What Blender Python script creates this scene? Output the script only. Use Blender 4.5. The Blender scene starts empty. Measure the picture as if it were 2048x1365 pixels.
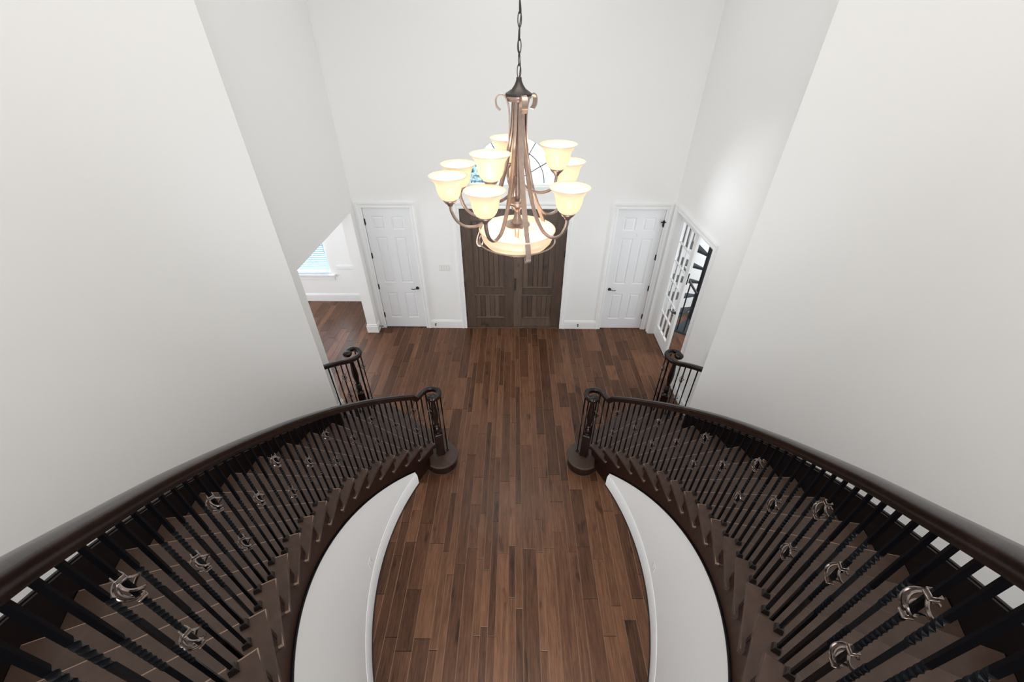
import bpy, bmesh, math, random
from mathutils import Vector, Matrix
from math import sin, cos, pi, radians as rad
random.seed(7)
SC = bpy.context.scene
COL = SC.collection

# ------------------------------------------------------------------ camera
FPX, PITCH, YAW, ROLL, CAMZ = 822.5, rad(36.778), rad(-0.190), rad(0.268), 4.7911
F_ = Vector((sin(YAW)*cos(PITCH), cos(YAW)*cos(PITCH), -sin(PITCH)))
R0 = Vector((cos(YAW), -sin(YAW), 0)); U0 = R0.cross(F_)
R_ = cos(ROLL)*R0 + sin(ROLL)*U0; U_ = -sin(ROLL)*R0 + cos(ROLL)*U0
cd = bpy.data.cameras.new('camera'); cam = bpy.data.objects.new('camera', cd); COL.objects.link(cam)
cd.sensor_fit = 'HORIZONTAL'; cd.sensor_width = 36.0; cd.lens = 36.0*FPX/2048.0
cd.clip_start = 0.02; cd.clip_end = 200
cam.matrix_world = Matrix(((R_.x, U_.x, -F_.x, 0), (R_.y, U_.y, -F_.y, 0), (R_.z, U_.z, -F_.z, CAMZ), (0, 0, 0, 1)))
SC.camera = cam

# ------------------------------------------------------------------ world, lights, exposure
W = bpy.data.worlds.new('sky'); SC.world = W; W.use_nodes = True
bg = W.node_tree.nodes['Background']; bg.inputs[0].default_value = (0.86, 0.93, 1.0, 1); bg.inputs[1].default_value = 2.2
SC.view_settings.view_transform = 'Standard'; SC.view_settings.look = 'None'
SC.view_settings.gamma = 1.0; SC.view_settings.exposure = 0.0; SC.view_settings.use_curve_mapping = False
SC.cycles.max_bounces = 10; SC.cycles.diffuse_bounces = 6; SC.cycles.glossy_bounces = 4
SC.cycles.transmission_bounces = 8; SC.cycles.transparent_max_bounces = 8
SC.cycles.sample_clamp_indirect = 6.0; SC.cycles.caustics_reflective = False; SC.cycles.caustics_refractive = False

def area(name, loc, target, sx, sy, power, color=(1, 1, 1)):
    d = bpy.data.lights.new(name, 'AREA'); d.shape = 'RECTANGLE'; d.size = sx; d.size_y = sy
    d.energy = power; d.color = color
    o = bpy.data.objects.new(name, d); COL.objects.link(o); o.location = loc
    o.rotation_euler = (Vector(target)-Vector(loc)).to_track_quat('-Z', 'Y').to_euler()
    return o
area('ceiling_fill', (0, 1.3, 6.96), (0, 1.3, 0), 2.4, 3.4, 110, (1.0, 0.985, 0.96))  # added soft overhead fill, the ceiling has no opening
area('upper_front_fill', (0, 6.83, 6.1), (0, 0.0, 1.6), 1.8, 1.3, 55, (0.98, 0.99, 1.0))  # added fill before the solid front wall, evens out the stair walls
area('hall_fill', (0, -4.85, 5.0), (0, 2.0, 4.0), 3.4, 1.9, 120, (0.97, 0.985, 1.0))  # added unseen lamp behind the camera, no window in the hall wall
area('under_landing_fill', (0, -2.6, 1.5), (0, 3.0, 1.2), 4.4, 2.3, 350, (0.95, 0.975, 1.0))  # added lamp below the landing, brightens floor and under-stair walls
area('dining_window_daylight', (-4.6, 9.6, 3.2), (-4.2, 5.5, 0.6), 2.4, 1.8, 800, (0.92, 0.96, 1.0))
area('dining_side_fill', (-6.3, 5.4, 1.6), (-3.0, 5.4, 0.8), 1.6, 1.8, 130, (0.95, 0.97, 1.0))  # added lamp at the solid side wall, lifts the dining room brightness
area('study_fill', (5.1, 5.4, 1.8), (3.5, 7.5, 1.2), 1.5, 1.8, 110, (0.9, 0.95, 1.0))  # added lamp out of view, lights the study walls

# ------------------------------------------------------------------ materials
def nmat(name):
    m = bpy.data.materials.new(name); m.use_nodes = True
    nt = m.node_tree; return m, nt, nt.nodes['Principled BSDF']
def simple(name, col, rough=0.5, metal=0.0, spec=0.5, bump=0.0, scale=60.0, vary=0.0, coat=0.0):
    m, nt, b = nmat(name)
    b.inputs['Base Color'].default_value = (*col, 1); b.inputs['Roughness'].default_value = rough
    b.inputs['Metallic'].default_value = metal; b.inputs['Specular IOR Level'].default_value = spec
    b.inputs['Coat Weight'].default_value = coat; b.inputs['Coat Roughness'].default_value = 0.15
    tc = nt.nodes.new('ShaderNodeTexCoord'); nz = nt.nodes.new('ShaderNodeTexNoise')
    nz.inputs['Scale'].default_value = scale; nz.inputs['Detail'].default_value = 4
    nt.links.new(tc.outputs['Object'], nz.inputs['Vector'])
    if vary:
        mx = nt.nodes.new('ShaderNodeMix'); mx.data_type = 'RGBA'
        mx.inputs['A'].default_value = (*[c*(1-vary) for c in col], 1); mx.inputs['B'].default_value = (*[min(1, c*(1+vary)) for c in col], 1)
        nt.links.new(nz.outputs['Fac'], mx.inputs['Factor']); nt.links.new(mx.outputs['Result'], b.inputs['Base Color'])
    if bump:
        bp = nt.nodes.new('ShaderNodeBump'); bp.inputs['Strength'].default_value = bump; bp.inputs['Distance'].default_value = 0.002
        nt.links.new(nz.outputs['Fac'], bp.inputs['Height']); nt.links.new(bp.outputs['Normal'], b.inputs['Normal'])
    return m
def wood(name, c0, c1, c2, rough, stretch=(14, 1.2, 14), tone=0.5, spec=0.5, bump=0.25, coat=0.0, world=True, knots=0.0, fine=0.30):
    """plank wood: every plank (object or island) has its own tone and its own shift of the grain"""
    m, nt, b = nmat(name); N = nt.nodes.new; L = nt.links.new
    geo = N('ShaderNodeNewGeometry'); oi = N('ShaderNodeObjectInfo'); tc = N('ShaderNodeTexCoord')
    add = N('ShaderNodeMath'); add.operation = 'ADD'; L(oi.outputs['Random'], add.inputs[0]); L(geo.outputs['Random Per Island'], add.inputs[1])
    fr = N('ShaderNodeMath'); fr.operation = 'FRACT'; L(add.outputs[0], fr.inputs[0])
    ml = N('ShaderNodeMath'); ml.operation = 'MULTIPLY'; ml.inputs[1].default_value = 37.0; L(fr.outputs[0], ml.inputs[0])
    mp = N('ShaderNodeMapping'); mp.inputs['Scale'].default_value = stretch
    L(geo.outputs['Position'] if world else tc.outputs['Object'], mp.inputs['Vector'])
    va = N('ShaderNodeVectorMath'); va.operation = 'ADD'; L(mp.outputs['Vector'], va.inputs[0]); L(ml.outputs[0], va.inputs[1])
    n1 = N('ShaderNodeTexNoise'); n1.inputs['Scale'].default_value = 2.2; n1.inputs['Detail'].default_value = 7; n1.inputs['Roughness'].default_value = 0.62; n1.inputs['Distortion'].default_value = 0.6
    L(va.outputs['Vector'], n1.inputs['Vector'])
    n2 = N('ShaderNodeTexNoise'); n2.inputs['Scale'].default_value = 5.5; n2.inputs['Detail'].default_value = 6; n2.inputs['Roughness'].default_value = 0.7
    L(va.outputs['Vector'], n2.inputs['Vector'])
    # knots / dark figure: low frequency, less stretched
    va2 = N('ShaderNodeVectorMath'); va2.operation = 'ADD'; mp2 = N('ShaderNodeMapping'); mp2.inputs['Scale'].default_value = (1.6, 0.5, 1.0); L(geo.outputs['Position'] if world else tc.outputs['Object'], mp2.inputs['Vector']); L(mp2.outputs['Vector'], va2.inputs[0]); L(ml.outputs[0], va2.inputs[1])
    n3 = N('ShaderNodeTexNoise'); n3.inputs['Scale'].default_value = 6.0; n3.inputs['Detail'].default_value = 3; L(va2.outputs['Vector'], n3.inputs['Vector'])
    r3 = N('ShaderNodeMapRange'); r3.inputs['From Min'].default_value = 0.62; r3.inputs['From Max'].default_value = 0.78; r3.inputs['To Max'].default_value = knots
    L(n3.outputs['Fac'], r3.inputs['Value'])
    mix = N('ShaderNodeMath'); mix.operation = 'MULTIPLY_ADD'; mix.inputs[1].default_value = tone; L(fr.outputs[0], mix.inputs[0])
    s1 = N('ShaderNodeMath'); s1.operation = 'MULTIPLY'; s1.inputs[1].default_value = 1.0 - tone; L(n1.outputs['Fac'], s1.inputs[0]); L(s1.outputs[0], mix.inputs[2])
    s2 = N('ShaderNodeMath'); s2.operation = 'MULTIPLY_ADD'; s2.inputs[1].default_value = fine; L(n2.outputs['Fac'], s2.inputs[0])
    sub = N('ShaderNodeMath'); sub.operation = 'SUBTRACT'; sub.inputs[1].default_value = fine/2; L(mix.outputs[0], sub.inputs[0]); L(sub.outputs[0], s2.inputs[2])
    s3 = N('ShaderNodeMath'); s3.operation = 'SUBTRACT'; L(s2.outputs[0], s3.inputs[0]); L(r3.outputs['Result'], s3.inputs[1])
    cr = N('ShaderNodeValToRGB'); e = cr.color_ramp.elements
    e[0].position = 0.12; e[0].color = (*c0, 1); e[1].position = 0.85; e[1].color = (*c2, 1)
    k = e.new(0.5); k.color = (*c1, 1); L(s3.outputs[0], cr.inputs['Fac']); L(cr.outputs['Color'], b.inputs['Base Color'])
    b.inputs['Roughness'].default_value = rough; b.inputs['Specular IOR Level'].default_value = spec
    b.inputs['Coat Weight'].default_value = coat; b.inputs['Coat Roughness'].default_value = 0.12
    bp = N('ShaderNodeBump'); bp.inputs['Strength'].default_value = bump; bp.inputs['Distance'].default_value = 0.0025
    L(n2.outputs['Fac'], bp.inputs['Height']); L(bp.outputs['Normal'], b.inputs['Normal'])
    return m

M_WALL = simple('wall_paint', (0.85, 0.848, 0.836), 0.62, bump=0.12, scale=180)
M_CEIL = simple('ceiling_paint', (0.85, 0.85, 0.84), 0.8, bump=0.1, scale=120)
M_TRIM = simple('white_trim_enamel', (0.83, 0.835, 0.83), 0.32)
M_DOOR = simple('white_door_enamel', (0.80, 0.81, 0.82), 0.34, bump=0.03, scale=90)
M_FLOOR = wood('hickory_floor_planks', (0.027, 0.0115, 0.0062), (0.104, 0.046, 0.0245), (0.225, 0.107, 0.057), 0.29, (17, 1.0, 17), tone=0.33, spec=0.24, bump=0.35, knots=0.40, fine=0.85)
M_TREAD = wood('stained_tread_oak', (0.040, 0.023, 0.017), (0.062, 0.037, 0.028), (0.088, 0.055, 0.041), 0.32, (5, 5, 5), tone=0.15, spec=0.35, bump=0.12)
M_STRING = wood('dark_stringer_oak', (0.006, 0.0025, 0.002), (0.015, 0.006, 0.0045), (0.030, 0.013, 0.009), 0.30, (3, 3, 14), tone=0.1, spec=0.3, bump=0.15)
M_SKIRT = wood('black_skirt_oak', (0.002, 0.0012, 0.001), (0.004, 0.002, 0.0018), (0.008, 0.004, 0.003), 0.16, (4, 4, 10), tone=0.1, spec=0.35, bump=0.06)
M_RAIL = wood('dark_handrail_oak', (0.003, 0.0016, 0.0013), (0.009, 0.004, 0.003), (0.032, 0.013, 0.009), 0.24, (4, 4, 4), tone=0.1, spec=0.4, bump=0.25)
M_ALDER = wood('knotty_alder_door', (0.032, 0.020, 0.014), (0.085, 0.056, 0.040), (0.160, 0.110, 0.080), 0.42, (13, 13, 1.2), tone=0.30, bump=0.2, knots=0.35)
M_IRON = simple('black_iron', (0.0025, 0.003, 0.0048), 0.26, metal=0.0, spec=0.14, bump=0.08, scale=150)
M_BASKET = simple('burnished_basket_iron', (0.27, 0.225, 0.205), 0.24, metal=1.0)
M_BLACK = simple('oil_rubbed_black', (0.010, 0.010, 0.011), 0.35, metal=0.3)
M_BRONZE = simple('brushed_bronze', (0.40, 0.305, 0.262), 0.36, metal=0.85, vary=0.25, scale=40)
M_DKBRONZE = simple('dark_bronze', (0.055, 0.045, 0.04), 0.42, metal=0.6)
M_PLATE = simple('switch_plate_plastic', (0.74, 0.74, 0.72), 0.35)
def slat_mat():
    m, nt, b = nmat('blind_slat_white'); b.inputs['Base Color'].default_value = (0.86, 0.88, 0.90, 1); b.inputs['Roughness'].default_value = 0.45
    t = nt.nodes.new('ShaderNodeBsdfTranslucent'); t.inputs['Color'].default_value = (0.8, 0.86, 0.92, 1)
    mx_ = nt.nodes.new('ShaderNodeMixShader'); mx_.inputs[0].default_value = 0.45
    nt.links.new(b.outputs[0], mx_.inputs[1]); nt.links.new(t.outputs[0], mx_.inputs[2]); nt.links.new(mx_.outputs[0], nt.nodes['Material Output'].inputs['Surface']); return m
M_SLAT = slat_mat()
M_STEEL = simple('black_stair_steel', (0.012, 0.016, 0.02), 0.4)
M_STEELT = simple('slate_stair_tread', (0.03, 0.042, 0.05), 0.45)
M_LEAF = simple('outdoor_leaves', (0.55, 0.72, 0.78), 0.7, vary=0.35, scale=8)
M_BARK = simple('outdoor_bark', (0.12, 0.1, 0.08), 0.9)
M_GROUND = simple('outdoor_paving', (0.55, 0.54, 0.52), 0.9)
M_EDGEHI = simple('tread_edge_highlight', (0.26, 0.175, 0.125), 0.35)  # pale colour paints in the light caught on tread edges
M_PLANKHI = simple('plank_bevel_highlight', (0.27, 0.16, 0.10), 0.35)  # painted highlight for the long bevels between planks
M_SHOE = simple('dark_shoe_moulding', (0.018, 0.010, 0.007), 0.4)

def glass_mat():
    m, nt, b = nmat('window_glass'); nt.nodes.remove(b)
    tr = nt.nodes.new('ShaderNodeBsdfTransparent'); gl = nt.nodes.new('ShaderNodeBsdfGlossy'); gl.inputs['Roughness'].default_value = 0.02
    lw = nt.nodes.new('ShaderNodeLayerWeight'); pw = nt.nodes.new('ShaderNodeMath'); pw.operation = 'POWER'; pw.inputs[1].default_value = 4.0
    nt.links.new(lw.outputs['Facing'], pw.inputs[0]); fz = nt.nodes.new('ShaderNodeMath'); fz.operation = 'MULTIPLY_ADD'; fz.inputs[1].default_value = 0.7; fz.inputs[2].default_value = 0.04; nt.links.new(pw.outputs[0], fz.inputs[0])
    mx = nt.nodes.new('ShaderNodeMixShader'); nt.links.new(fz.outputs[0], mx.inputs[0]); nt.links.new(tr.outputs[0], mx.inputs[1]); nt.links.new(gl.outputs[0], mx.inputs[2])
    nt.links.new(mx.outputs[0], nt.nodes['Material Output'].inputs['Surface']); return m
M_GLASS = glass_mat()
def shade_mat():
    m, nt, b = nmat('alabaster_glass'); nt.nodes.remove(b); N = nt.nodes.new; L = nt.links.new
    tc = N('ShaderNodeTexCoord'); nz = N('ShaderNodeTexNoise'); nz.inputs['Scale'].default_value = 7; nz.inputs['Distortion'].default_value = 1.5
    L(tc.outputs['Object'], nz.inputs['Vector'])
    cr = N('ShaderNodeValToRGB'); cr.color_ramp.elements[0].color = (0.92, 0.79, 0.63, 1); cr.color_ramp.elements[1].color = (0.95, 0.86, 0.74, 1); L(nz.outputs['Fac'], cr.inputs['Fac'])
    t = N('ShaderNodeBsdfTranslucent'); d = N('ShaderNodeBsdfDiffuse'); g = N('ShaderNodeBsdfGlossy'); g.inputs['Roughness'].default_value = 0.2
    L(cr.outputs['Color'], t.inputs['Color']); L(cr.outputs['Color'], d.inputs['Color'])
    m1 = N('ShaderNodeMixShader'); m1.inputs[0].default_value = 0.5; L(t.outputs[0], m1.inputs[1]); L(d.outputs[0], m1.inputs[2])
    m2 = N('ShaderNodeMixShader'); m2.inputs[0].default_value = 0.05; L(m1.outputs[0], m2.inputs[1]); L(g.outputs[0], m2.inputs[2])
    L(m2.outputs[0], nt.nodes['Material Output'].inputs['Surface']); return m
M_SHADE = shade_mat()
def bulb_mat():
    m, nt, b = nmat('lit_bulb'); b.inputs['Base Color'].default_value = (1, .95, .85, 1)
    b.inputs['Emission Color'].default_value = (1.0, 0.90, 0.72, 1); b.inputs['Emission Strength'].default_value = 4.0; return m
M_BULB = bulb_mat()

# ------------------------------------------------------------------ helpers
def bm_obj(name, bm, mat, parent=None, smooth=False, recalc=True):
    if recalc: bmesh.ops.recalc_face_normals(bm, faces=bm.faces[:])
    me = bpy.data.meshes.new(name); bm.to_mesh(me); bm.free()
    return me_obj(name, me, mat, parent, smooth)
def me_obj(name, me, mat=None, parent=None, smooth=False):
    if mat is not None and not me.materials: me.materials.append(mat)
    if smooth:
        for p in me.polygons: p.use_smooth = True
        try: me.set_sharp_from_angle(angle=rad(38))
        except Exception: pass
    o = bpy.data.objects.new(name, me); COL.objects.link(o)
    if parent is not None: o.parent = parent
    return o
def inst(name, me, parent, loc=(0, 0, 0), rz=0.0, scale=None, rot=None):
    o = bpy.data.objects.new(name, me); COL.objects.link(o); o.parent = parent; o.location = loc
    o.rotation_euler = rot if rot else (0, 0, rz)
    if scale: o.scale = scale
    return o
def tag(o, label, cat=None, kind=None, group=None):
    o['label'] = label
    if cat: o['category'] = cat
    if kind: o['kind'] = kind
    if group: o['group'] = group
    return o
def struct(o, label, cat): return tag(o, label, cat, 'structure')
def empty(name, loc=(0, 0, 0), rz=0):
    o = bpy.data.objects.new(name, None); COL.objects.link(o); o.location = loc; o.rotation_euler = (0, 0, rz); o.empty_display_size = 0.1
    return o
def box(bm, x0, x1, y0, y1, z0, z1, bev=0.0, seg=1):
    if x0 > x1: x0, x1 = x1, x0
    if y0 > y1: y0, y1 = y1, y0
    vs = [bm.verts.new(p) for p in ((x0, y0, z0), (x1, y0, z0), (x1, y1, z0), (x0, y1, z0), (x0, y0, z1), (x1, y0, z1), (x1, y1, z1), (x0, y1, z1))]
    fs = [bm.faces.new([vs[i] for i in f]) for f in ((0, 3, 2, 1), (4, 5, 6, 7), (0, 1, 5, 4), (1, 2, 6, 5), (2, 3, 7, 6), (3, 0, 4, 7))]
    if bev:
        es = list({e for f in fs for e in f.edges})
        bmesh.ops.bevel(bm, geom=es, offset=bev, segments=seg, affect='EDGES', profile=0.5)
def boxobj(name, d, mat, parent=None, bev=0.0, seg=1):
    bm = bmesh.new(); box(bm, *d, bev=bev, seg=seg); return bm_obj(name, bm, mat, parent)
def loft(bm, rings, caps=True, closed=True, loop=False):
    vr = [[bm.verts.new(p) for p in r] for r in rings]; n = len(rings[0])
    pairs = list(zip(vr[:-1], vr[1:])) + ([(vr[-1], vr[0])] if loop else [])
    for a, b in pairs:
        for i in range(n if closed else n-1):
            j = (i+1) % n
            try: bm.faces.new((a[i], a[j], b[j], b[i]))
            except ValueError: pass
    if caps and closed and not loop:
        bm.faces.new(vr[0][::-1]); bm.faces.new(vr[-1])
def sweep(bm, path, prof, caps=True, loop=False, flatup=True):
    """sweep a 2D profile (side, up) along a path, keeping the side axis horizontal"""
    rings = []; n = len(path); last = None
    for i, p in enumerate(path):
        a = path[(i-1) % n] if loop else path[max(i-1, 0)]; b = path[(i+1) % n] if loop else path[min(i+1, n-1)]
        t = (b-a).normalized(); s = t.cross(Vector((0, 0, 1)))
        s = s.normalized() if s.length > 0.05 else (last if last is not None else Vector((1, 0, 0)))
        if last is not None and s.dot(last) < 0: s = -s
        last = s; u = s.cross(t).normalized()
        rings.append([p + s*q[0] + u*q[1] for q in prof])
    loft(bm, rings, caps, True, loop)
def circ(r, n=8, r2=None): return [(r*cos(2*pi*i/n), (r2 or r)*sin(2*pi*i/n)) for i in range(n)]
def lathe(bm, prof, n=24, c=(0, 0), closed_ends=True):
    rings = [[Vector((c[0]+max(r, 1e-4)*cos(2*pi*i/n), c[1]+max(r, 1e-4)*sin(2*pi*i/n), z)) for i in range(n)] for r, z in prof]
    loft(bm, rings, caps=closed_ends)
def catmull(pts, sub=6):
    out = []
    P = [pts[0]*2-pts[1]] + pts + [pts[-1]*2-pts[-2]]
    for i in range(1, len(P)-2):
        for j in range(sub):
            t = j/sub; a, b, c, d = P[i-1], P[i], P[i+1], P[i+2]
            out.append(0.5*((2*b)+(c-a)*t+(2*a-5*b+4*c-d)*t*t+(3*b-a-3*c+d)*t**3))
    out.append(pts[-1]); return out
def prism(bm, pts, z0, z1, bev=0.0, seg=2):
    b = [bm.verts.new((p[0], p[1], z0)) for p in pts]; t = [bm.verts.new((p[0], p[1], z1)) for p in pts]
    n = len(pts); top = bm.faces.new(t); bot = bm.faces.new(b[::-1])
    for i in range(n): bm.faces.new((b[i], b[(i+1) % n], t[(i+1) % n], t[i]))
    if bev: bmesh.ops.bevel(bm, geom=list(top.edges)+list(bot.edges), offset=bev, segments=seg, affect='EDGES', profile=0.5)
def plate_with_holes(name, outline, holes, y0, y1, mat, parent=None):
    """a slab standing in the XZ plane from y0 to y1, cut through by holes"""
    cu = bpy.data.curves.new(name, 'CURVE'); cu.dimensions = '2D'; cu.fill_mode = 'BOTH'; cu.extrude = abs(y1-y0)/2
    for lp in [outline]+holes:
        sp = cu.splines.new('POLY'); sp.points.add(len(lp)-1); sp.use_cyclic_u = True
        for i, q in enumerate(lp): sp.points[i].co = (q[0], q[1], 0, 1)
    tmp = bpy.data.objects.new('tmp', cu); COL.objects.link(tmp)
    dg = bpy.context.evaluated_depsgraph_get(); me = bpy.data.meshes.new_from_object(tmp.evaluated_get(dg))
    bpy.data.objects.remove(tmp); me.name = name
    me.transform(Matrix(((1, 0, 0, 0), (0, 0, -1, (y0+y1)/2), (0, 1, 0, 0), (0, 0, 0, 1)))); me.materials.clear()
    return me_obj(name, me, mat, parent)
def mirror(bm, s):
    if s > 0:
        for v in bm.verts: v.co.x = -v.co.x

# ------------------------------------------------------------------ main dimensions (metres; X right, Y to the front door, Z up)
D = 6.855; XW = 2.695; CEIL = 7.0
HW1, HW2, HW3 = 0.929, 1.754, 2.565           # front door half width, closet door edges
SCX, SCY, RISE, DA = 1.2694, 2.1563, 0.19, 4.92
def aN(k): return -2.65 - DA*(k-9)
def zn(a): return RISE*(9 + (-2.65-a)/DA)
def interp(a, tab):
    if a >= tab[0][0]: return tab[0][1]
    for (a0, v0), (a1, v1) in zip(tab[:-1], tab[1:]):
        if a >= a1: return v0 + (v1-v0)*(a0-a)/(a0-a1)
    return tab[-1][1]
def skirt_h(a, s): return interp(a, [(13, 0.150), (-14, 0.200), (-20, 0.190)] if s < 0 else [(23, 0.15), (5, 0.22)])
def rail_h(a, s):                                # height of the rail centre above the line of nosings
    b = interp(a, [(-10, 0.835), (-20, 0.844), (-29, 0.856), (-35, 0.860), (-41, 0.869)])
    return b if s < 0 else b + interp(a, [(18, 0.0), (6, 0.015), (-2, 0.03), (-10, 0.035)])
def pp(a, R, z=0.0):                             # left staircase, polar about its centre
    a = rad(a); return Vector((SCX - R*cos(a), SCY + R*sin(a), z))
A_END = 24.45                                   # where the outer stair wall ends
def frange(a, b, n): return [a + (b-a)*i/n for i in range(n+1)]

# ================================================================== FLOOR
fl = boxobj('floor', (-6.6, 5.4, -0.6, 8.1, -0.12, -0.006), simple('subfloor', (0.02, 0.012, 0.008), 0.8))
struct(fl, 'brown hickory plank floor of the foyer', 'floor')
PW = (0.076, 0.102, 0.127, 0.165); PL = (0.4, 0.55, 0.75, 0.95, 1.2, 1.5)
def plank_verts(w, l, c=0.0032):
    w -= 0.0012; l -= 0.0030
    x, y = w/2, l/2
    return [(-x, -y, -0.006), (x, -y, -0.006), (x, y, -0.006), (-x, y, -0.006), (-x, -y, -c), (x, -y, -c), (x, y, -c), (-x, y, -c),
            (-x+c, -y+c, 0), (x-c, -y+c, 0), (x-c, y-c, 0), (-x+c, y-c, 0)], \
           [(0, 1, 5, 4), (1, 2, 6, 5), (2, 3, 7, 6), (3, 0, 4, 7), (4, 5, 9, 8), (5, 6, 10, 9), (6, 7, 11, 10), (7, 4, 8, 11), (8, 9, 10, 11)]
PM = {}
def plank_mesh(w, l):
    if (w, l) not in PM:
        v, f = plank_verts(w, l); me = bpy.data.meshes.new('plank'); me.from_pydata(v, [], f); me.materials.append(M_FLOOR); me.materials.append(M_PLANKHI); me.polygons[5].material_index = me.polygons[7].material_index = 1; PM[(w, l)] = me
    return PM[(w, l)]
def vis_floor(x, y):
    if y > 3.35: return abs(x) < 2.66 and y < 6.85
    if y < 0.3: return False
    return abs(x) < 2.74 - SCX - (2.74 - math.sqrt(max(0.01, 2.74**2-(y-SCY)**2))) + 0.02
planks = []; x = -6.5; rnd = random.Random(11)
while x < 5.3:
    w = rnd.choice(PW); y = -0.55 - rnd.random()*0.8
    while y < 8.05:
        l = rnd.choice(PL)
        planks.append((x+w/2, y+l/2, w, l)); y += l
    x += w
def pdist(q): return math.hypot(q[0], q[1], CAMZ)
seen = sorted([q for q in planks if vis_floor(q[0], q[1])], key=lambda q: pdist(q) - 2.0*q[2]*q[3]*4)
near = set(seen[:300])
for q in planks:
    if q in near: inst('plank', plank_mesh(q[2], q[3]), fl, (q[0], q[1], 0))
V = []; Fc = []
for q in planks:
    if q in near: continue
    if -1.0 > q[1] or (q[0] < -2.7 and q[1] < 3.9) or (q[0] > 2.7 and q[1] < 4.2): continue
    v, f = plank_verts(q[2], q[3]); o = len(V); V += [(a+q[0], b+q[1], c) for a, b, c in v]; Fc += [tuple(i+o for i in t) for t in f]
me = bpy.data.meshes.new('far_planks'); me.from_pydata(V, [], Fc)
me.materials.append(M_FLOOR); me.materials.append(M_PLANKHI)
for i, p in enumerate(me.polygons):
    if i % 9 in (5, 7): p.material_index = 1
o = me_obj('far_planks', me, M_FLOOR, fl); o['kind'] = 'stuff'

# ================================================================== WALLS, CEILING
def arch(cx, cz, r, n=40, h=0.0): return [(cx + r*cos(pi*i/n), cz + h + r*sin(pi*i/n)) for i in range(n+1)]
TRX, TRZ, TRR, TRH = -0.018, 2.797, 0.722, 0.045
hole_tr = [(TRX-TRR, TRZ), (TRX+TRR, TRZ)] + arch(TRX, TRZ, TRR, 40, TRH)
def rect(x0, x1, z0, z1): return [(x0, z0), (x1, z0), (x1, z1), (x0, z1)]
outline = [(-2.9, 0), (-HW3, 0), (-HW3, 2.44), (-HW2, 2.44), (-HW2, 0), (-HW1, 0), (-HW1, 2.44), (HW1, 2.44), (HW1, 0), (HW2, 0), (HW2, 2.44), (HW3, 2.44), (HW3, 0), (2.9, 0), (2.9, CEIL), (-2.9, CEIL)]
wb = plate_with_holes('wall_back', outline, [hole_tr], D, D+0.15, M_WALL); struct(wb, 'pale grey-white wall around the dark front doors', 'wall')
wbo = boxobj('wall_closet_backs', (-2.9, 2.9, D+0.16, D+0.2, 0, 2.6), M_WALL)
struct(wbo, 'plain wall backing hidden behind the closed doors', 'wall')

def wall_boxes(name, boxes, label, mat=M_WALL):
    bm = bmesh.new()
    for b in boxes: box(bm, *b)
    return struct(bm_obj(name, bm, mat), label, 'wall')
HL = 2.42; YL0, YL1 = 4.62, 6.675
wall_boxes('wall_left', [(-2.88, -XW, 3.78, YL0, 0, CEIL), (-2.88, -XW, YL1, D, 0, CEIL), (-2.88, -XW, YL0, YL1, HL, CEIL)], 'tall white side wall above the opening to the window room')
HR = 2.47; YR0, YR1 = 5.185, 6.70
wall_boxes('wall_right', [(XW, XW+0.14, 3.78, YR0, 0, CEIL), (XW, XW+0.14, YR1, D, 0, CEIL), (XW, XW+0.14, YR0, YR1, HR, CEIL)], 'tall white side wall above the glazed inner door')
ce = boxobj('ceiling', (-4.4, 4.4, -5.2, D+0.15, CEIL, CEIL+0.1), M_CEIL); struct(ce, 'flat white ceiling high above the foyer', 'ceiling')

for s, side in ((-1, 'left'), (1, 'right')):
    # tall curved outer wall of the stairs
    bm = bmesh.new(); rings = []
    for a in frange(A_END, -50, 60): rings.append([pp(a, 3.90, 0), pp(a, 4.02, 0), pp(a, 4.02, CEIL), pp(a, 3.90, CEIL)])
    loft(bm, rings); e0 = pp(A_END, 4.02); box(bm, -XW+0.001, e0.x+0.02, e0.y-0.13, e0.y-0.01, 0, CEIL)
    mirror(bm, s); struct(bm_obj('wall_stair_'+side, bm, M_WALL, smooth=True), 'tall curved white wall beside the %s staircase' % side, 'wall')
    # curved wall that carries the inner side of the stairs
    bm = bmesh.new(); rings = []
    for a in frange(23.2, -39, 60): rings.append([pp(a, 2.747, 0), pp(a, 2.86, 0), pp(a, 2.86, max(0.05, zn(a)-0.40)), pp(a, 2.747, max(0.05, zn(a)-0.40))])
    loft(bm, rings); mirror(bm, s); struct(bm_obj('wall_under_stair_'+side, bm, M_WALL, smooth=True), 'low curved white wall under the %s staircase' % side, 'wall')
    bm = bmesh.new(); rings = []
    prof = [(2.747, 0.0), (2.727, 0.0), (2.727, 0.155), (2.731, 0.165), (2.731, 0.178), (2.739, 0.192), (2.741, 0.205), (2.747, 0.205)]
    for a in frange(23.3, -39, 60): rings.append([pp(a, r, z) for r, z in prof])
    loft(bm, rings); mirror(bm, s); bb = struct(bm_obj('baseboard_stair_'+side, bm, M_TRIM, smooth=True), 'white curved baseboard below the %s staircase wall' % side, 'baseboard')
    bm = bmesh.new(); rings = []
    for a in frange(23.35, -39, 60): rings.append([pp(a, 2.727, 0), pp(a, 2.716, 0), pp(a, 2.716, 0.008), pp(a, 2.722, 0.013), pp(a, 2.727, 0.013)])
    loft(bm, rings); mirror(bm, s); bm_obj('shoe_moulding', bm, M_SHOE, bb, smooth=True)

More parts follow.
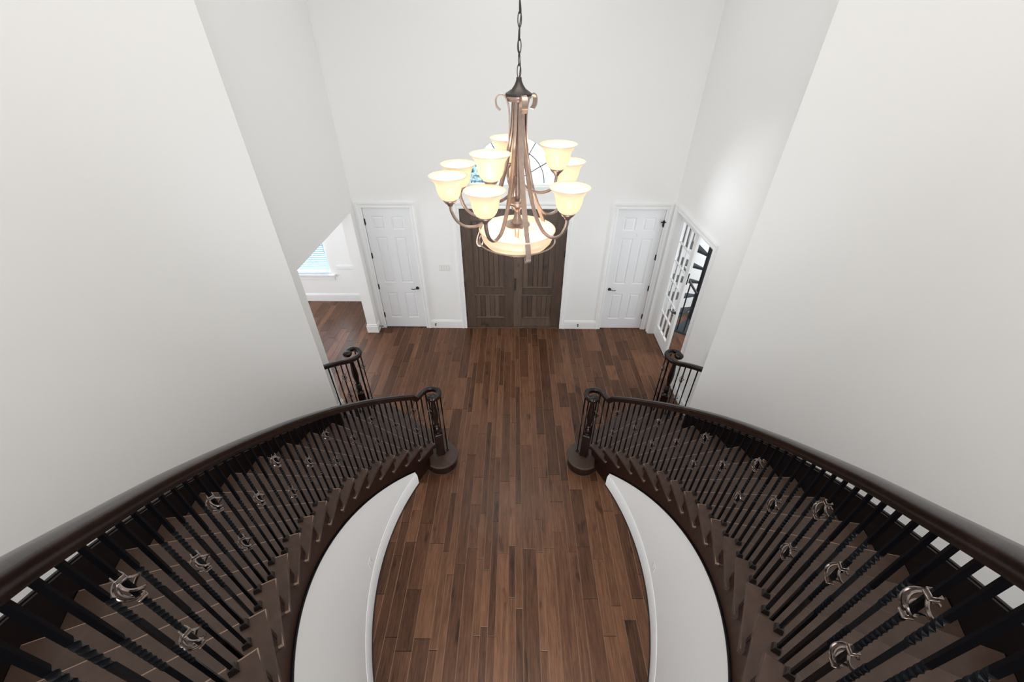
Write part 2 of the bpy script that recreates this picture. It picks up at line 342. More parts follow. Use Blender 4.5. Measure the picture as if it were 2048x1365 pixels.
# rooms beyond and behind
wall_boxes('wall_window_room', [(-6.5, -5.4, 7.87, 7.97, 0, 3.05), (-3.86, -2.75, 7.87, 7.97, 0, 3.05), (-5.4, -3.86, 7.87, 7.97, 0, 0.66), (-5.4, -3.86, 7.87, 7.97, 2.75, 3.05),
                                (-6.5, -6.4, 2.9, 7.9, 0, 3.05), (-2.88, -2.78, D, 7.9, 0, 3.05), (-6.5, -2.88, 2.9, 3.0, 0, 3.05)], 'bright white walls of the room with the window blind')
struct(boxobj('ceiling_window_room', (-6.5, -2.88, 2.9, 7.97, 3.05, 3.12), M_CEIL), 'white ceiling of the room with the window blind', 'ceiling')
wall_boxes('wall_study', [(2.84, 5.3, 7.5, 7.6, 0, 3.05), (5.2, 5.3, 4.0, 7.6, 0, 3.05), (2.84, 2.94, D, 7.6, 0, 3.05), (2.84, 5.3, 3.9, 4.0, 0, 3.05)], 'bright white walls of the room with the black stairs')
struct(boxobj('ceiling_study', (2.84, 5.3, 3.9, 7.6, 3.05, 3.12), M_CEIL), 'white ceiling of the room with the black stairs', 'ceiling')
wall_boxes('wall_upper_hall', [(-4.4, 4.4, -5.2, -5.1, 3.42, CEIL), (-4.4, -4.3, -5.2, -0.6, 3.42, CEIL), (4.3, 4.4, -5.2, -0.6, 3.42, CEIL),
                               (-4.4, -1.45, -0.78, -0.66, 3.42, CEIL), (1.45, 4.4, -0.78, -0.66, 3.42, CEIL)], 'white walls of the upper hall behind the viewer')
bm = bmesh.new()
e1 = pp(-46.9, 2.72); e2 = pp(-46.9, 3.88)
prism(bm, [(e1.x, e1.y), (-e1.x, e1.y), (-e2.x, e2.y), (4.3, e2.y), (4.3, -5.1), (-4.3, -5.1), (-4.3, e2.y), (e2.x, e2.y)], 3.12, 3.42)
struct(bm_obj('floor_landing', bm, M_TREAD), 'dark wood landing floor at the head of both staircases', 'floor')

# ================================================================== BASEBOARDS on the front wall
def baseboard(name, x0, x1, y, label, stub=False):
    bm = bmesh.new()
    prof = [(0, 0), (-0.018, 0), (-0.018, 0.15), (-0.014, 0.158), (-0.014, 0.17), (-0.006, 0.185), (-0.004, 0.195), (0, 0.195)]
    loft(bm, [[Vector((xx, y+p[0], p[1])) for p in prof] for xx in (x0, x1)])
    return struct(bm_obj(name, bm, M_TRIM), label, 'baseboard')
baseboard('baseboard_back', -HW2+0.095, -HW1-0.095, D, 'white baseboard left of the dark front doors')
baseboard('baseboard_back_right', HW1+0.095, HW2-0.095, D, 'white baseboard right of the dark front doors')
baseboard('baseboard_window_room', -6.4, -2.79, 7.87, 'white baseboard under the blind-covered window')
bm = bmesh.new()
box(bm, -2.90, -XW+0.02, YL1-0.018, D-0.001, 0, 0.15, 0.002); box(bm, -2.892, -XW+0.012, YL1-0.011, D-0.002, 0.15, 0.185, 0.003)
struct(bm_obj('baseboard_left', bm, M_TRIM), 'white baseboard wrapping the short wall end by the left door', 'baseboard')
bm = bmesh.new()
box(bm, -2.88, -XW+0.018, 3.9, YL0+0.018, 0, 0.15, 0.002); box(bm, -2.88, -XW+0.010, 3.9, YL0+0.01, 0.15, 0.185, 0.003)
struct(bm_obj('baseboard_left_pier', bm, M_TRIM), 'white baseboard behind the lower left stair newel', 'baseboard')
bm = bmesh.new()
box(bm, XW-0.018, XW, 3.9, YR0-0.105, 0, 0.15, 0.002); box(bm, XW-0.010, XW, 3.9, YR0-0.105, 0.15, 0.185, 0.003)
struct(bm_obj('baseboard_right', bm, M_TRIM), 'white baseboard behind the lower right stair newel', 'baseboard')
bm = bmesh.new(); box(bm, -3.75, -2.79, 7.835, 7.87, 0.80, 0.825, 0.003); box(bm, -3.75, -2.79, 7.845, 7.87, 0.825, 0.86, 0.006)
struct(bm_obj('trim_chair_rail', bm, M_TRIM), 'white chair rail beside the blind-covered window', 'trim')

# ================================================================== DOORS
def casing(parent, x0, x1, ztop, y, w=0.095, split=None, skipr=False):
    """moulded white casing around an opening in a wall that faces -Y"""
    def leg(xa, sgn):
        bm = bmesh.new()
        prof = [(0, 0), (0, -0.014), (0.018, -0.020), (0.05, -0.016), (0.062, -0.024), (w-0.006, -0.028), (w, -0.022), (w, 0)]
        loft(bm, [[Vector((xa+sgn*p[0], y+p[1], zz + (p[0] if zz > 1 else 0))) for p in prof] for zz in (0.0, ztop)])
        bm_obj('side_casing', bm, M_TRIM, parent)
    leg(x0, -1); leg(x1, 1)
    bm = bmesh.new()
    prof = [(0, 0), (0, -0.014), (0.018, -0.020), (0.05, -0.016), (0.062, -0.024), (w-0.006, -0.028), (w, -0.022), (w, 0)]
    loft(bm, [[Vector((xx + sg*p[0], y+p[1], ztop+p[0])) for p in prof] for xx, sg in ((x0, -1), (x1, 1))])
    bm_obj('head_casing', bm, M_TRIM, parent)
def lever(parent, x, y, z, dirx, axis='x'):
    bm = bmesh.new()
    n = 16
    loft(bm, [[Vector((x+r*cos(2*pi*i/n), y-d, z+r*sin(2*pi*i/n))) for i in range(n)] for r, d in ((0.031, 0), (0.031, 0.006), (0.024, 0.012), (0.011, 0.014), (0.011, 0.045))])
    h = bm_obj('lever_handle', bm, M_BLACK, parent, smooth=True)
    bm = bmesh.new(); sweep(bm, catmull([Vector((x-dirx*0.012, y-0.045, z)), Vector((x+dirx*0.03, y-0.05, z+0.004)), Vector((x+dirx*0.07, y-0.05, z-0.006)), Vector((x+dirx*0.11, y-0.047, z+0.002))], 4), circ(0.008, 8, 0.006))
    bm_obj('lever', bm, M_BLACK, h, smooth=True)
def hinge(parent, x, y, z, mat=M_BLACK, h=0.10):
    bm = bmesh.new(); lathe(bm, [(0.003, -h/2-0.012), (0.006, -h/2-0.004), (0.0085, -h/2), (0.0085, h/2), (0.006, h/2+0.004), (0.003, h/2+0.012)], 10)
    box(bm, -0.016, 0.016, 0.006, 0.009, -h/2, h/2)
    o = bm_obj('hinge', bm, mat, parent, smooth=True); o.location = (x, y-0.008, z)
def panel_door(name, x0, x1, hinge_side, label):
    root = empty(name, ((x0+x1)/2, D, 0)); struct(root, label, 'door'); inv = Vector((-(x0+x1)/2, -D, 0))
    g = 0.003; a, b = x0+g, x1-g; yf, yb = D+0.012, D+0.052
    c = (a+b)/2; cols = [(a+0.128, c-0.062), (c+0.062, b-0.128)]; rows = [(0.235, 0.80), (1.02, 1.92), (2.06, 2.295)]
    bm = bmesh.new()
    xs = [a, cols[0][0], cols[0][1], cols[1][0], cols[1][1], b]
    box(bm, xs[0], xs[1], yf, yb, 0.012, 2.437); box(bm, xs[2], xs[3], yf, yb, 0.012, 2.437); box(bm, xs[4], xs[5], yf, yb, 0.012, 2.437)
    zs = [0.012, rows[0][0], rows[0][1], rows[1][0], rows[1][1], rows[2][0], rows[2][1], 2.437]
    for q in (0, 2, 4, 6):
        for (u, v) in cols: box(bm, u, v, yf, yb, zs[q], zs[q+1])
    leaf = bm_obj('door_leaf', bm, M_DOOR, root)
    for (u, v) in cols:
        for (z0, z1) in rows:
            bm = bmesh.new(); rings = []
            for ins, dy in ((0, 0.001), (0.006, 0.009), (0.022, 0.013), (0.034, 0.006), (0.040, 0.004)):
                rings.append([Vector((u+ins, yf+dy, z0+ins)), Vector((v-ins, yf+dy, z0+ins)), Vector((v-ins, yf+dy, z1-ins)), Vector((u+ins, yf+dy, z1-ins))])
            loft(bm, rings, caps=False); bm.faces.new([v for v in bm.verts][-4:]); bm_obj('panel', bm, M_DOOR, leaf)
    # jamb stops seen as thin reveal
    casing(root, x0, x1, 2.44, D)
    hx = x0 if hinge_side < 0 else x1; lx = (x1-0.072) if hinge_side < 0 else (x0+0.072)
    for z in (2.198, 1.568, 0.932, 0.298): hinge(leaf, hx + 0.004*hinge_side*-1, D+0.006, z)
    lever(leaf, lx, yf, 0.905, hinge_side)
    for o in list(root.children): o.location = Vector(o.location)+inv
    return root, leaf
d1, l1 = panel_door('door_1', -HW3, -HW2, -1, 'white six-panel door left of the dark front doors')
d2, l2 = panel_door('door_2', HW2, HW3, 1, 'white six-panel door right of the dark front doors')
bm = bmesh.new()                                     # flip latch at the upper hinge of the right door
box(bm, HW3-0.06, HW3+0.03, D-0.022, D-0.012, 2.215, 2.235, 0.002); box(bm, HW3-0.014, HW3+0.006, D-0.026, D-0.010, 2.14, 2.255, 0.002)
o = bm_obj('flip_latch', bm, M_BLACK, l2)
bm = bmesh.new(); lathe(bm, [(0.004, -0.03), (0.007, -0.02), (0.004, 0.0), (0.008, 0.012), (0.003, 0.022)], 8)
o = bm_obj('door_hook', bm, M_PLATE, l2); o.location = ((HW2+HW3)/2-0.01, D+0.004, 1.99)

# front double door: two plank-panelled leaves
fd = empty('door_3', (0, D, 0)); struct(fd, 'dark brown knotty-wood double front door with plank panels', 'door')
for s in (-1, 1):
    bm = bmesh.new(); y0, y1 = 0.025, 0.075
    a, b, c_, d_ = 0.003, 0.165, 0.745, HW1-0.004
    def X(u): return s*u
    for (u0, u1, z0, z1) in ((a, b, 0.015, 2.432), (c_, d_, 0.015, 2.432), (b, c_, 0.015, 0.225), (b, c_, 0.765, 0.91), (b, c_, 2.22, 2.432)):
        box(bm, X(u0), X(u1), y0, y1, z0, z1, 0.003)
    leaf = bm_obj('door_leaf', bm, M_ALDER, fd)
    for (z0, z1) in ((0.225, 0.765), (0.91, 2.22)):
        bm = bmesh.new(); rings = []
        for ins, dy in ((0, -0.004), (0.012, -0.007), (0.02, 0.003), (0.028, 0.012)):
            rings.append([Vector((X(b+ins), y0+dy, z0+ins)), Vector((X(c_-ins), y0+dy, z0+ins)), Vector((X(c_-ins), y0+dy, z1-ins)), Vector((X(b+ins), y0+dy, z1-ins))])
        loft(bm, rings, caps=False); bm_obj('panel_moulding', bm, M_ALDER, leaf)
        npl = 6; pw = (c_-b-0.03)/npl
        for i in range(npl):
            u0 = b+0.015+i*pw
            bm = bmesh.new(); box(bm, X(u0+0.0006), X(u0+pw-0.0006), y0+0.008, y0+0.03, z0+0.01, z1-0.01, 0.007); bm_obj('plank', bm, M_ALDER, leaf)
    for z in (2.2, 1.62, 1.0, 0.32): hinge(leaf, X(HW1-0.002), y0-0.002, z, M_DKBRONZE, 0.11)
    if s > 0:
        bm = bmesh.new(); box(bm, X(0.012), X(0.05), y0-0.010, y0, 0.86, 1.12, 0.004); hd = bm_obj('handle_plate', bm, M_DKBRONZE, leaf)
casing(fd, -HW1, HW1, 2.44, 0.0)
bm = bmesh.new(); box(bm, -HW1, HW1, -0.012, 0.09, 0.0, 0.013, 0.004); bm_obj('threshold', bm, M_ALDER, fd)

# half-round transom window over the front door
tw = empty('window_1', (0, D, 0)); struct(tw, 'half-round transom window with sunburst bars above the front doors', 'window')
bm = bmesh.new()
outer = hole_tr; ins = 0.03
inner = [(TRX-TRR+ins, TRZ+ins), (TRX+TRR-ins, TRZ+ins)] + arch(TRX, TRZ, TRR-ins, 40, TRH)
loft(bm, [[Vector((p[0], yy, p[1])) for p in lp] for lp, yy in ((outer, 0.06), (inner, 0.06), (inner, 0.10), (outer, 0.10))], loop=True, caps=False)
bm_obj('window_frame', bm, M_TRIM, tw)
M_MUNT = simple('grey_muntin', (0.10, 0.11, 0.12), 0.5)
for ang in (30, 60, 90, 120, 150):
    c, s_ = cos(rad(ang)), sin(rad(ang))
    bm = bmesh.new(); p0 = Vector((TRX+0.16*c, 0.08, TRZ+TRH+0.16*s_)); p1 = Vector((TRX+(TRR-0.015)*c, 0.08, TRZ+TRH+(TRR-0.015)*s_))
    nrm = Vector((-s_, 0, c))*0.006; dy = Vector((0, 0.008, 0))
    loft(bm, [[p+nrm+dy, p-nrm+dy, p-nrm-dy, p+nrm-dy] for p in (p0, p1)]); bm_obj('muntin', bm, M_MUNT, tw)
for rr in (0.16, 0.505):
    bm = bmesh.new(); rings = []
    for i in range(33):
        t = pi*i/32; rings.append([Vector((TRX+(rr+dr)*cos(t), 0.08+dy, TRZ+TRH+(rr+dr)*sin(t))) for dr, dy in ((-.006, -.008), (.006, -.008), (.006, .008), (-.006, .008))])
    loft(bm, rings); bm_obj('arc_muntin', bm, M_MUNT, tw)
secs = [0, 30, 60, 90, 120, 150, 180]
for r0, r1 in ((0.0, 0.16), (0.16, 0.505), (0.505, TRR-0.015)):
    for t0, t1 in zip(secs[:-1], secs[1:]):
        if r0 == 0.0 and t0 > 0: continue
        if r0 == 0.0: t1 = 180
        n = 10; o_ = [(TRX+r1*cos(rad(t0+(t1-t0)*i/n)), TRZ+TRH+r1*sin(rad(t0+(t1-t0)*i/n))) for i in range(n+1)]
        i_ = [(TRX+r0*cos(rad(t1-(t1-t0)*i/n)), TRZ+TRH+r0*sin(rad(t1-(t1-t0)*i/n))) for i in range(n+1)] if r0 else []
        bm = bmesh.new(); pts = o_+i_
        vs = [bm.verts.new((p[0], 0.082, p[1])) for p in pts]; bm.faces.new(vs); bm_obj('pane', bm, M_GLASS, tw)

# glazed inner door in the right wall (one leaf shut) with its casing
gd = empty('door_4', (XW, 5.95, 0)); struct(gd, 'white glazed inner door ajar beside black open stairs', 'door')
gx = 0.105; ga, gb = 5.945-5.95, YR1-5.95            # leaf plane offset, leaf extent in y
bm = bmesh.new(); th = 0.042
ys = [ga, ga+0.115, gb-0.105, gb]; box(bm, gx, gx+th, ys[0], ys[1], 0.012, 2.46); box(bm, gx, gx+th, ys[2], ys[3], 0.012, 2.46)
ZR0, ZR1 = 0.26, 2.33; box(bm, gx, gx+th, ys[1], ys[2], 0.012, ZR0); box(bm, gx, gx+th, ys[1], ys[2], ZR1, 2.46)
gl = bm_obj('door_leaf', bm, M_TRIM, gd)
NR, NC = 6, 3; cw = (ys[2]-ys[1])/NC; rh = (ZR1-ZR0)/NR
for i in range(1, NC): boxobj('muntin', (gx+0.004, gx+th-0.004, ys[1]+i*cw-0.011, ys[1]+i*cw+0.011, ZR0, ZR1), M_TRIM, gl, 0.003)
for j in range(1, NR): boxobj('muntin', (gx+0.004, gx+th-0.004, ys[1], ys[2], ZR0+j*rh-0.011, ZR0+j*rh+0.011), M_TRIM, gl, 0.003)
for i in range(NC):
    for j in range(NR): boxobj('pane', (gx+0.019, gx+0.023, ys[1]+i*cw+0.009, ys[1]+(i+1)*cw-0.009, ZR0+j*rh+0.009, ZR0+(j+1)*rh-0.009), M_GLASS, gl)
for sx, xx in ((-1, gx), (1, gx+th)):
    bm = bmesh.new(); n = 14; yh, zh = ga+0.06, 0.93
    loft(bm, [[Vector((xx+sx*d, yh+r*cos(2*pi*i/n), zh+r*sin(2*pi*i/n))) for i in range(n)] for r, d in ((0.03, 0), (0.03, 0.006), (0.012, 0.012), (0.011, 0.05))])
    sweep(bm, [Vector((xx+sx*0.052, yh-0.01, zh)), Vector((xx+sx*0.054, yh+0.06, zh)), Vector((xx+sx*0.05, yh+0.115, zh+0.004))], circ(0.008, 8))
    bm_obj('lever_handle', bm, M_BLACK, gl, smooth=True)
boxobj('flush_bolt', (gx+0.012, gx+0.03, ga-0.002, ga+0.001, 1.52, 1.72), M_BLACK, gl)
w = 0.095                                             # casing on the foyer face of the right wall
prof = [(0, 0), (0, -0.014), (0.018, -0.020), (0.05, -0.016), (0.062, -0.024), (w-0.006, -0.028), (w, -0.022), (w, 0)]
y0_, y1_ = YR0-5.95, YR1-5.95
for ya, sg in ((y0_, -1), (y1_, 1)):
    bm = bmesh.new(); loft(bm, [[Vector((p[1], ya+sg*p[0], zz+(p[0] if zz > 1 else 0))) for p in prof] for zz in (0.0, HR)]); bm_obj('side_casing', bm, M_TRIM, gd)
bm = bmesh.new(); loft(bm, [[Vector((p[1], ya+sg*p[0], HR+p[0])) for p in prof] for ya, sg in ((y0_, -1), (y1_, 1))]); bm_obj('head_casing', bm, M_TRIM, gd)
bm = bmesh.new(); box(bm, 0.0, 0.14, y1_-0.012, y1_, 0, HR); box(bm, 0.0, 0.14, y0_, y0_+0.012, 0, HR); box(bm, 0.0, 0.14, y0_, y1_, HR-0.012, HR); bm_obj('door_jamb', bm, M_TRIM, gd)

# window with blind in the next room
w2 = empty('window_2', (-4.63, 7.87, 0)); struct(w2, 'bright window with white sill seen through the left opening', 'window')
bm = bmesh.new()
for b in ((-0.77, -0.72, 0.03, 0.08, 0.66, 2.75), (0.72, 0.77, 0.03, 0.08, 0.66, 2.75), (-0.72, 0.72, 0.03, 0.08, 0.66, 0.71), (-0.72, 0.72, 0.03, 0.08, 2.70, 2.75), (-0.72, 0.72, 0.04, 0.07, 1.68, 1.72)): box(bm, *b)
bm_obj('window_frame', bm, M_TRIM, w2)
boxobj('window_sill', (-0.83, 0.83, -0.055, 0.03, 0.632, 0.665), M_TRIM, w2, 0.006, 2); boxobj('window_apron', (-0.80, 0.80, -0.018, 0.0, 0.53, 0.632), M_TRIM, w2, 0.004)
for z0, z1 in ((0.71, 1.68), (1.72, 2.70)): boxobj('pane', (-0.72, 0.72, 0.052, 0.056, z0, z1), M_GLASS, w2)
bl = empty('window_blind', (-4.63, 7.87, 0)); tag(bl, 'white slatted blind hanging in the far left window', 'blind')
boxobj('head_rail', (-0.71, 0.71, -0.005, 0.025, 2.68, 2.73), M_SLAT, bl, 0.003); boxobj('bottom_rail', (-0.71, 0.71, -0.004, 0.024, 0.672, 0.69), M_SLAT, bl, 0.003)
bm = bmesh.new(); loft(bm, [[Vector((xx, -0.024*cos(rad(38))*q, 0.024*sin(rad(38))*q + (0.003 if q == 0 else 0)+t)) for q, t in ((-1, 0), (0, 0), (1, 0), (1, .002), (0, .002), (-1, .002))] for xx in (-0.70, 0.70)])
so = bm_obj('slat', bm, M_SLAT, bl); sm = so.data; so.location = (0, 0.008, 0.72)
for i in range(1, 45): inst('slat', sm, bl, (0, 0.008, 0.72+i*0.0435))
boxobj('ladder_cord', (-0.45, -0.447, -0.018, -0.016, 0.68, 2.7), M_SLAT, bl); boxobj('ladder_cord', (0.45, 0.453, -0.018, -0.016, 0.68, 2.7), M_SLAT, bl)

# ================================================================== STAIRCASES
NT = 17
def tread_obj(k, s, parent):
    zt = RISE*k; th = 0.034; a0 = aN(k); a1 = aN(k+1)-0.62; ab = a0-6.75
    Ri, Ro = 2.722, 3.879
    if k == 1:
        # starting step with a round end under each volute
        ci = pp(32.2, 2.641); ri = 0.225; co = pp(32.8, 4.15); ro = 0.25
        pts = []
        ax = (co-ci).normalized(); per = Vector((-ax.y, ax.x, 0))   # ax points outward, per points down-stairs?
        if per.dot(pp(40, 3.3)-pp(33, 3.3)) < 0: per = -per
        for i in range(15):                                       # inner round end
            t = -pi/2 + pi*i/14; pts.append(ci - ax*ri*cos(t)*1.0 + per*ri*sin(t))
        fr = pp(36.9, 3.35)
        pts.append(ci + per*(ri+0.012) + ax*0.35); pts.append(co + per*(ro+0.01) - ax*0.35)
        for i in range(15):
            t = pi/2 - pi*i/14; pts.append(co + ax*ro*cos(t) + per*ro*sin(t))
        pts.append(pp(a1, 3.9)); pts.append(pp(a1, 2.80))
        bm = bmesh.new(); prism(bm, [(p.x, p.y) for p in pts], zt-th, zt, 0.012, 3); mirror(bm, s)
        t = bm_obj('starting_tread', bm, M_TREAD, parent)
        def inset(p, d):
            c = ci if (p-ci).length < (p-co).length else co
            mid = (ci+co)/2; along = ax*((p-mid).dot(ax)); off = (p-mid)-along
            L = off.length; v = mid + along + off*max(0, (L-d))/max(L, 1e-6)
            e = (p-c).dot(ax)
            return v
        pts2 = []
        for i in range(15):
            t_ = -pi/2 + pi*i/14; pts2.append(ci - ax*(ri-0.028)*cos(t_) + per*(ri-0.028)*sin(t_))
        for i in range(15):
            t_ = pi/2 - pi*i/14; pts2.append(co + ax*(ro-0.028)*cos(t_) + per*(ro-0.028)*sin(t_))
        bm = bmesh.new(); prism(bm, [(p.x, p.y) for p in pts2], 0.0, zt-th+0.001); mirror(bm, s); bm_obj('starting_riser', bm, M_STRING, parent)
        bm = bmesh.new(); prism(bm, [(p.x, p.y) for p in [q + (q-((ci if (q-ci).length < (q-co).length else co))).normalized()*0.014 for q in pts2]], 0.0, 0.014, 0.004, 1); mirror(bm, s); bm_obj('shoe_moulding', bm, M_TREAD, parent, smooth=True)
        return t
    pts = [(a0, Ri)]
    def arcs(a, b, R, n): return [(q, R) for q in frange(a, b, n)]
    if k <= 3:
        aw = A_END+0.25 if k == 3 else a1
        outer = [(a0, 4.065)] + arcs(a0, aw, 4.065, 3)[1:] + ([(aw, Ro)] if k == 3 else []) + [(a1, Ro if k == 3 else 4.065)]
    else: outer = [(a0, Ro)] + arcs(a0, a1, Ro, 4)[1:]
    pts = outer + [(a1, 2.768), (ab, 2.768)] + arcs(ab, a0, Ri, 6)
    bm = bmesh.new(); prism(bm, [tuple(pp(a, R).xy) for a, R in pts], zt-th, zt, 0.008, 3); mirror(bm, s)
    t = bm_obj('tread', bm, M_TREAD, parent); t.data.materials.append(M_EDGEHI)
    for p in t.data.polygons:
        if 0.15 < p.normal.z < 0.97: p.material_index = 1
    return t
for s, side in ((-1, 'left'), (1, 'right')):
    st = empty('staircase', (0, 0, 0)); tag(st, 'curved dark wood staircase on the %s side of the foyer' % side, 'staircase', group='pair of curved staircases')
    for k in range(1, NT+1):
        tread_obj(k, s, st)
    for k in range(2, NT+2):
        ar = aN(k)-0.6; Ro = 4.03 if k <= 2 else 3.879
        if k == 3: Ro = 4.03
        bm = bmesh.new(); q = [pp(ar, 2.742), pp(ar, Ro), pp(ar-0.33, Ro), pp(ar-0.45, 2.742)]
        prism(bm, [tuple(p.xy) for p in q], RISE*(k-1), RISE*k-0.034); mirror(bm, s); bm_obj('riser', bm, M_STRING, st)
    # cut inner stringer
    bm = bmesh.new(); rings = []
    def low(a): return 0.0 if a > 23.2 else zn(a)-0.455
    cuts = [31.0]
    A = []
    for k in range(2, NT+1):
        ar, an_ = aN(k)-0.65, aN(k+1)-0.65
        for a in frange(ar-0.001, an_, 3): A.append((a, RISE*k-0.033))
    ext = []
    for i, (a, zt) in enumerate(A):
        if i and A[i-1][0] > 23.2 >= a: ext += [(23.201, zt), (23.199, zt)]
        ext.append((a, zt))
    for a, zt in ext: rings.append([pp(a, 2.744, low(a)), pp(a, 2.80, low(a)), pp(a, 2.80, zt), pp(a, 2.744, zt)])
    loft(bm, rings); mirror(bm, s); bm_obj('stringer', bm, M_STRING, st)
    bm = bmesh.new(); rings = []
    for a in frange(23.1, -47, 60):
        z = zn(a)-0.455; rings.append([pp(a, 2.746, z-0.006), pp(a, 2.737, z-0.006), pp(a, 2.733, z+0.002), pp(a, 2.733, z+0.012), pp(a, 2.738, z+0.018), pp(a, 2.746, z+0.018)])
    loft(bm, rings); mirror(bm, s); bm_obj('stringer_bead', bm, M_IRON, st, smooth=True)
    # outer skirt board on the tall wall
    bm = bmesh.new(); rings = []
    for a in frange(A_END-0.1, -47, 60):
        z = zn(a); t = z+skirt_h(a, s)
        rings.append([pp(a, 3.90, z-0.30), pp(a, 3.881, z-0.30), pp(a, 3.881, t-0.035), pp(a, 3.874, t-0.030), pp(a, 3.872, t-0.018), pp(a, 3.882, t-0.014), pp(a, 3.884, t-0.004), pp(a, 3.892, t), pp(a, 3.90, t)])
    loft(bm, rings); mirror(bm, s); bm_obj('skirt_board', bm, M_SKIRT, st, smooth=True)
    # outer stringer below the free end
    bm = bmesh.new(); rings = []
    for a, zt in ((aN(2)-0.65, 2*RISE-0.034), (aN(3)-0.65, 2*RISE-0.034), (aN(3)-0.66, 3*RISE-0.034), (A_END+0.05, 3*RISE-0.034)):
        rings.append([pp(a, 4.0, 0), pp(a, 4.035, 0), pp(a, 4.035, zt), pp(a, 4.0, zt)])
    loft(bm, rings); mirror(bm, s); bm_obj('outer_stringer', bm, M_STRING, st)

# ================================================================== RAILINGS
RAILP = [(-0.020, -0.031), (0.020, -0.031), (0.024, -0.027), (0.024, -0.018), (0.028, -0.012), (0.032, 0.0), (0.031, 0.012), (0.024, 0.024), (0.010, 0.030),
         (-0.010, 0.030), (-0.024, 0.024), (-0.031, 0.012), (-0.032, 0.0), (-0.028, -0.012), (-0.024, -0.018), (-0.024, -0.027)]
HB = 0.0062
def bar_mesh(L, twists):
    """square bar hanging from z=0 to -L, twisted over the given spans below its top"""
    zs = {0.0, L}
    for a, b in twists:
        n = max(2, int(round((b-a)/0.0058)))
        for i in range(n+1): zs.add(round(a+(b-a)*i/n, 5))
    zs = sorted(z for z in zs if z <= L); rings = []
    for z in zs:
        ang = 0
        for a, b in twists:
            if z > a: ang += (min(z, b)-a)/0.023*(pi/2)
        rings.append([Vector((HB*1.4142*cos(pi/4+ang+i*pi/2), HB*1.4142*sin(pi/4+ang+i*pi/2), -z)) for i in range(4)])
    bm = bmesh.new(); loft(bm, rings); bmesh.ops.recalc_face_normals(bm, faces=bm.faces[:])
    me = bpy.data.meshes.new('baluster'); bm.to_mesh(me); bm.free(); me.materials.append(M_IRON); return me
def basket_mesh():
    bm = bmesh.new()
    for k in range(4):
        path = []
        for i in range(15):
            t = i/14; z = (t-0.5)*0.086; r = 0.005+0.0260*sin(pi*t)**0.8; a = k*pi/2 - t*pi*0.8
            path.append(Vector((r*cos(a), r*sin(a), z)))
        rings = []
        for i, p in enumerate(path):
            tn = (path[min(i+1, 14)]-path[max(i-1, 0)]).normalized(); rd = Vector((p.x, p.y, 0)).normalized(); s = tn.cross(rd).normalized(); u = s.cross(tn)
            rings.append([p + s*0.0042*cos(2*pi*j/6) + u*0.0030*sin(2*pi*j/6) for j in range(6)])
        loft(bm, rings)
    for z0 in (-0.047, 0.047):
        for dz in (-0.007, 0.007): box(bm, -0.0115, 0.0115, -0.0115, 0.0115, z0+dz-0.003, z0+dz+0.003, 0.0012)
        box(bm, -0.009, 0.009, -0.009, 0.009, z0-0.01, z0+0.01)
    bmesh.ops.recalc_face_normals(bm, faces=bm.faces[:])
    me = bpy.data.meshes.new('basket'); bm.to_mesh(me); bm.free(); me.materials.append(M_BASKET)
    for p in me.polygons: p.use_smooth = True
    me.set_sharp_from_angle(angle=rad(40)); return me
def shoe_mesh():
    bm = bmesh.new(); box(bm, -0.0165, 0.0165, -0.0165, 0.0165, 0, 0.008, 0.001)
    h = [(0.0165, 0.008), (0.0145, 0.014), (0.0135, 0.024), (0.0115, 0.028), (0.0115, 0.032)]
    loft(bm, [[Vector((sx*r, sy*r, z)) for sx, sy in ((-1, -1), (1, -1), (1, 1), (-1, 1))] for r, z in h])
    bmesh.ops.recalc_face_normals(bm, faces=bm.faces[:])
    me = bpy.data.meshes.new('shoe'); bm.to_mesh(me); bm.free(); me.materials.append(M_SHOEI); return me
M_SHOEI = simple('burnished_shoe_iron', (0.045, 0.037, 0.033), 0.32, metal=0.6)
ME_BASKET, ME_SHOE = basket_mesh(), shoe_mesh(); BARS = {}
TW = {'P': [(0.285, 0.475)], 'R': [(0.185, 0.315), (0.475, 0.60)], 'S': [(0.30, 0.49)], 'Q': [(0.185, 0.305), (0.475, 0.595)], 'O': [(0.30, 0.43)], 'N': []}
BK = {'P': (0.215, 0.555), 'Q': (0.395,), 'R': (), 'S': (), 'O': (0.22,), 'N': ()}
def baluster(parent, typ, x, y, ztop, zbot, rz):
    L = round(ztop-zbot, 3); key = (typ, L)
    if key not in BARS: BARS[key] = bar_mesh(L, TW[typ])
    b = inst('baluster', BARS[key], parent, (x, y, ztop), rz)
    inst('shoe', ME_SHOE, b, (0, 0, -L))
    for h in BK[typ]:
        if h < L-0.06: inst('basket', ME_BASKET, b, (0, 0, -h), random.choice((0.3, 0.5, 0.4)))
    return b
def newel_mesh():
    bm = bmesh.new(); h = 0.048
    loft(bm, [[Vector((sx*q, sy*q, z)) for sx, sy in ((-1, -1), (1, -1), (1, 1), (-1, 1))] for q, z in ((h, 0.0), (h, 0.395), (h-0.006, 0.41), (0.030, 0.418))])
    lathe(bm, [(0.030, 0.41), (0.043, 0.42), (0.043, 0.432), (0.030, 0.444), (0.033, 0.46), (0.042, 0.485), (0.041, 0.51), (0.030, 0.535), (0.024, 0.548), (0.039, 0.556), (0.039, 0.57), (0.023, 0.58),
               (0.028, 0.62), (0.036, 0.68), (0.041, 0.74), (0.040, 0.80), (0.034, 0.87), (0.028, 0.94), (0.025, 0.99), (0.026, 1.01), (0.026, 1.03)], 20)
    bmesh.ops.recalc_face_normals(bm, faces=bm.faces[:])
    me = bpy.data.meshes.new('newel_post'); bm.to_mesh(me); bm.free(); me.materials.append(M_RAIL)
    for p in me.polygons: p.use_smooth = True
    me.set_sharp_from_angle(angle=rad(35)); return me
ME_NEWEL = newel_mesh()
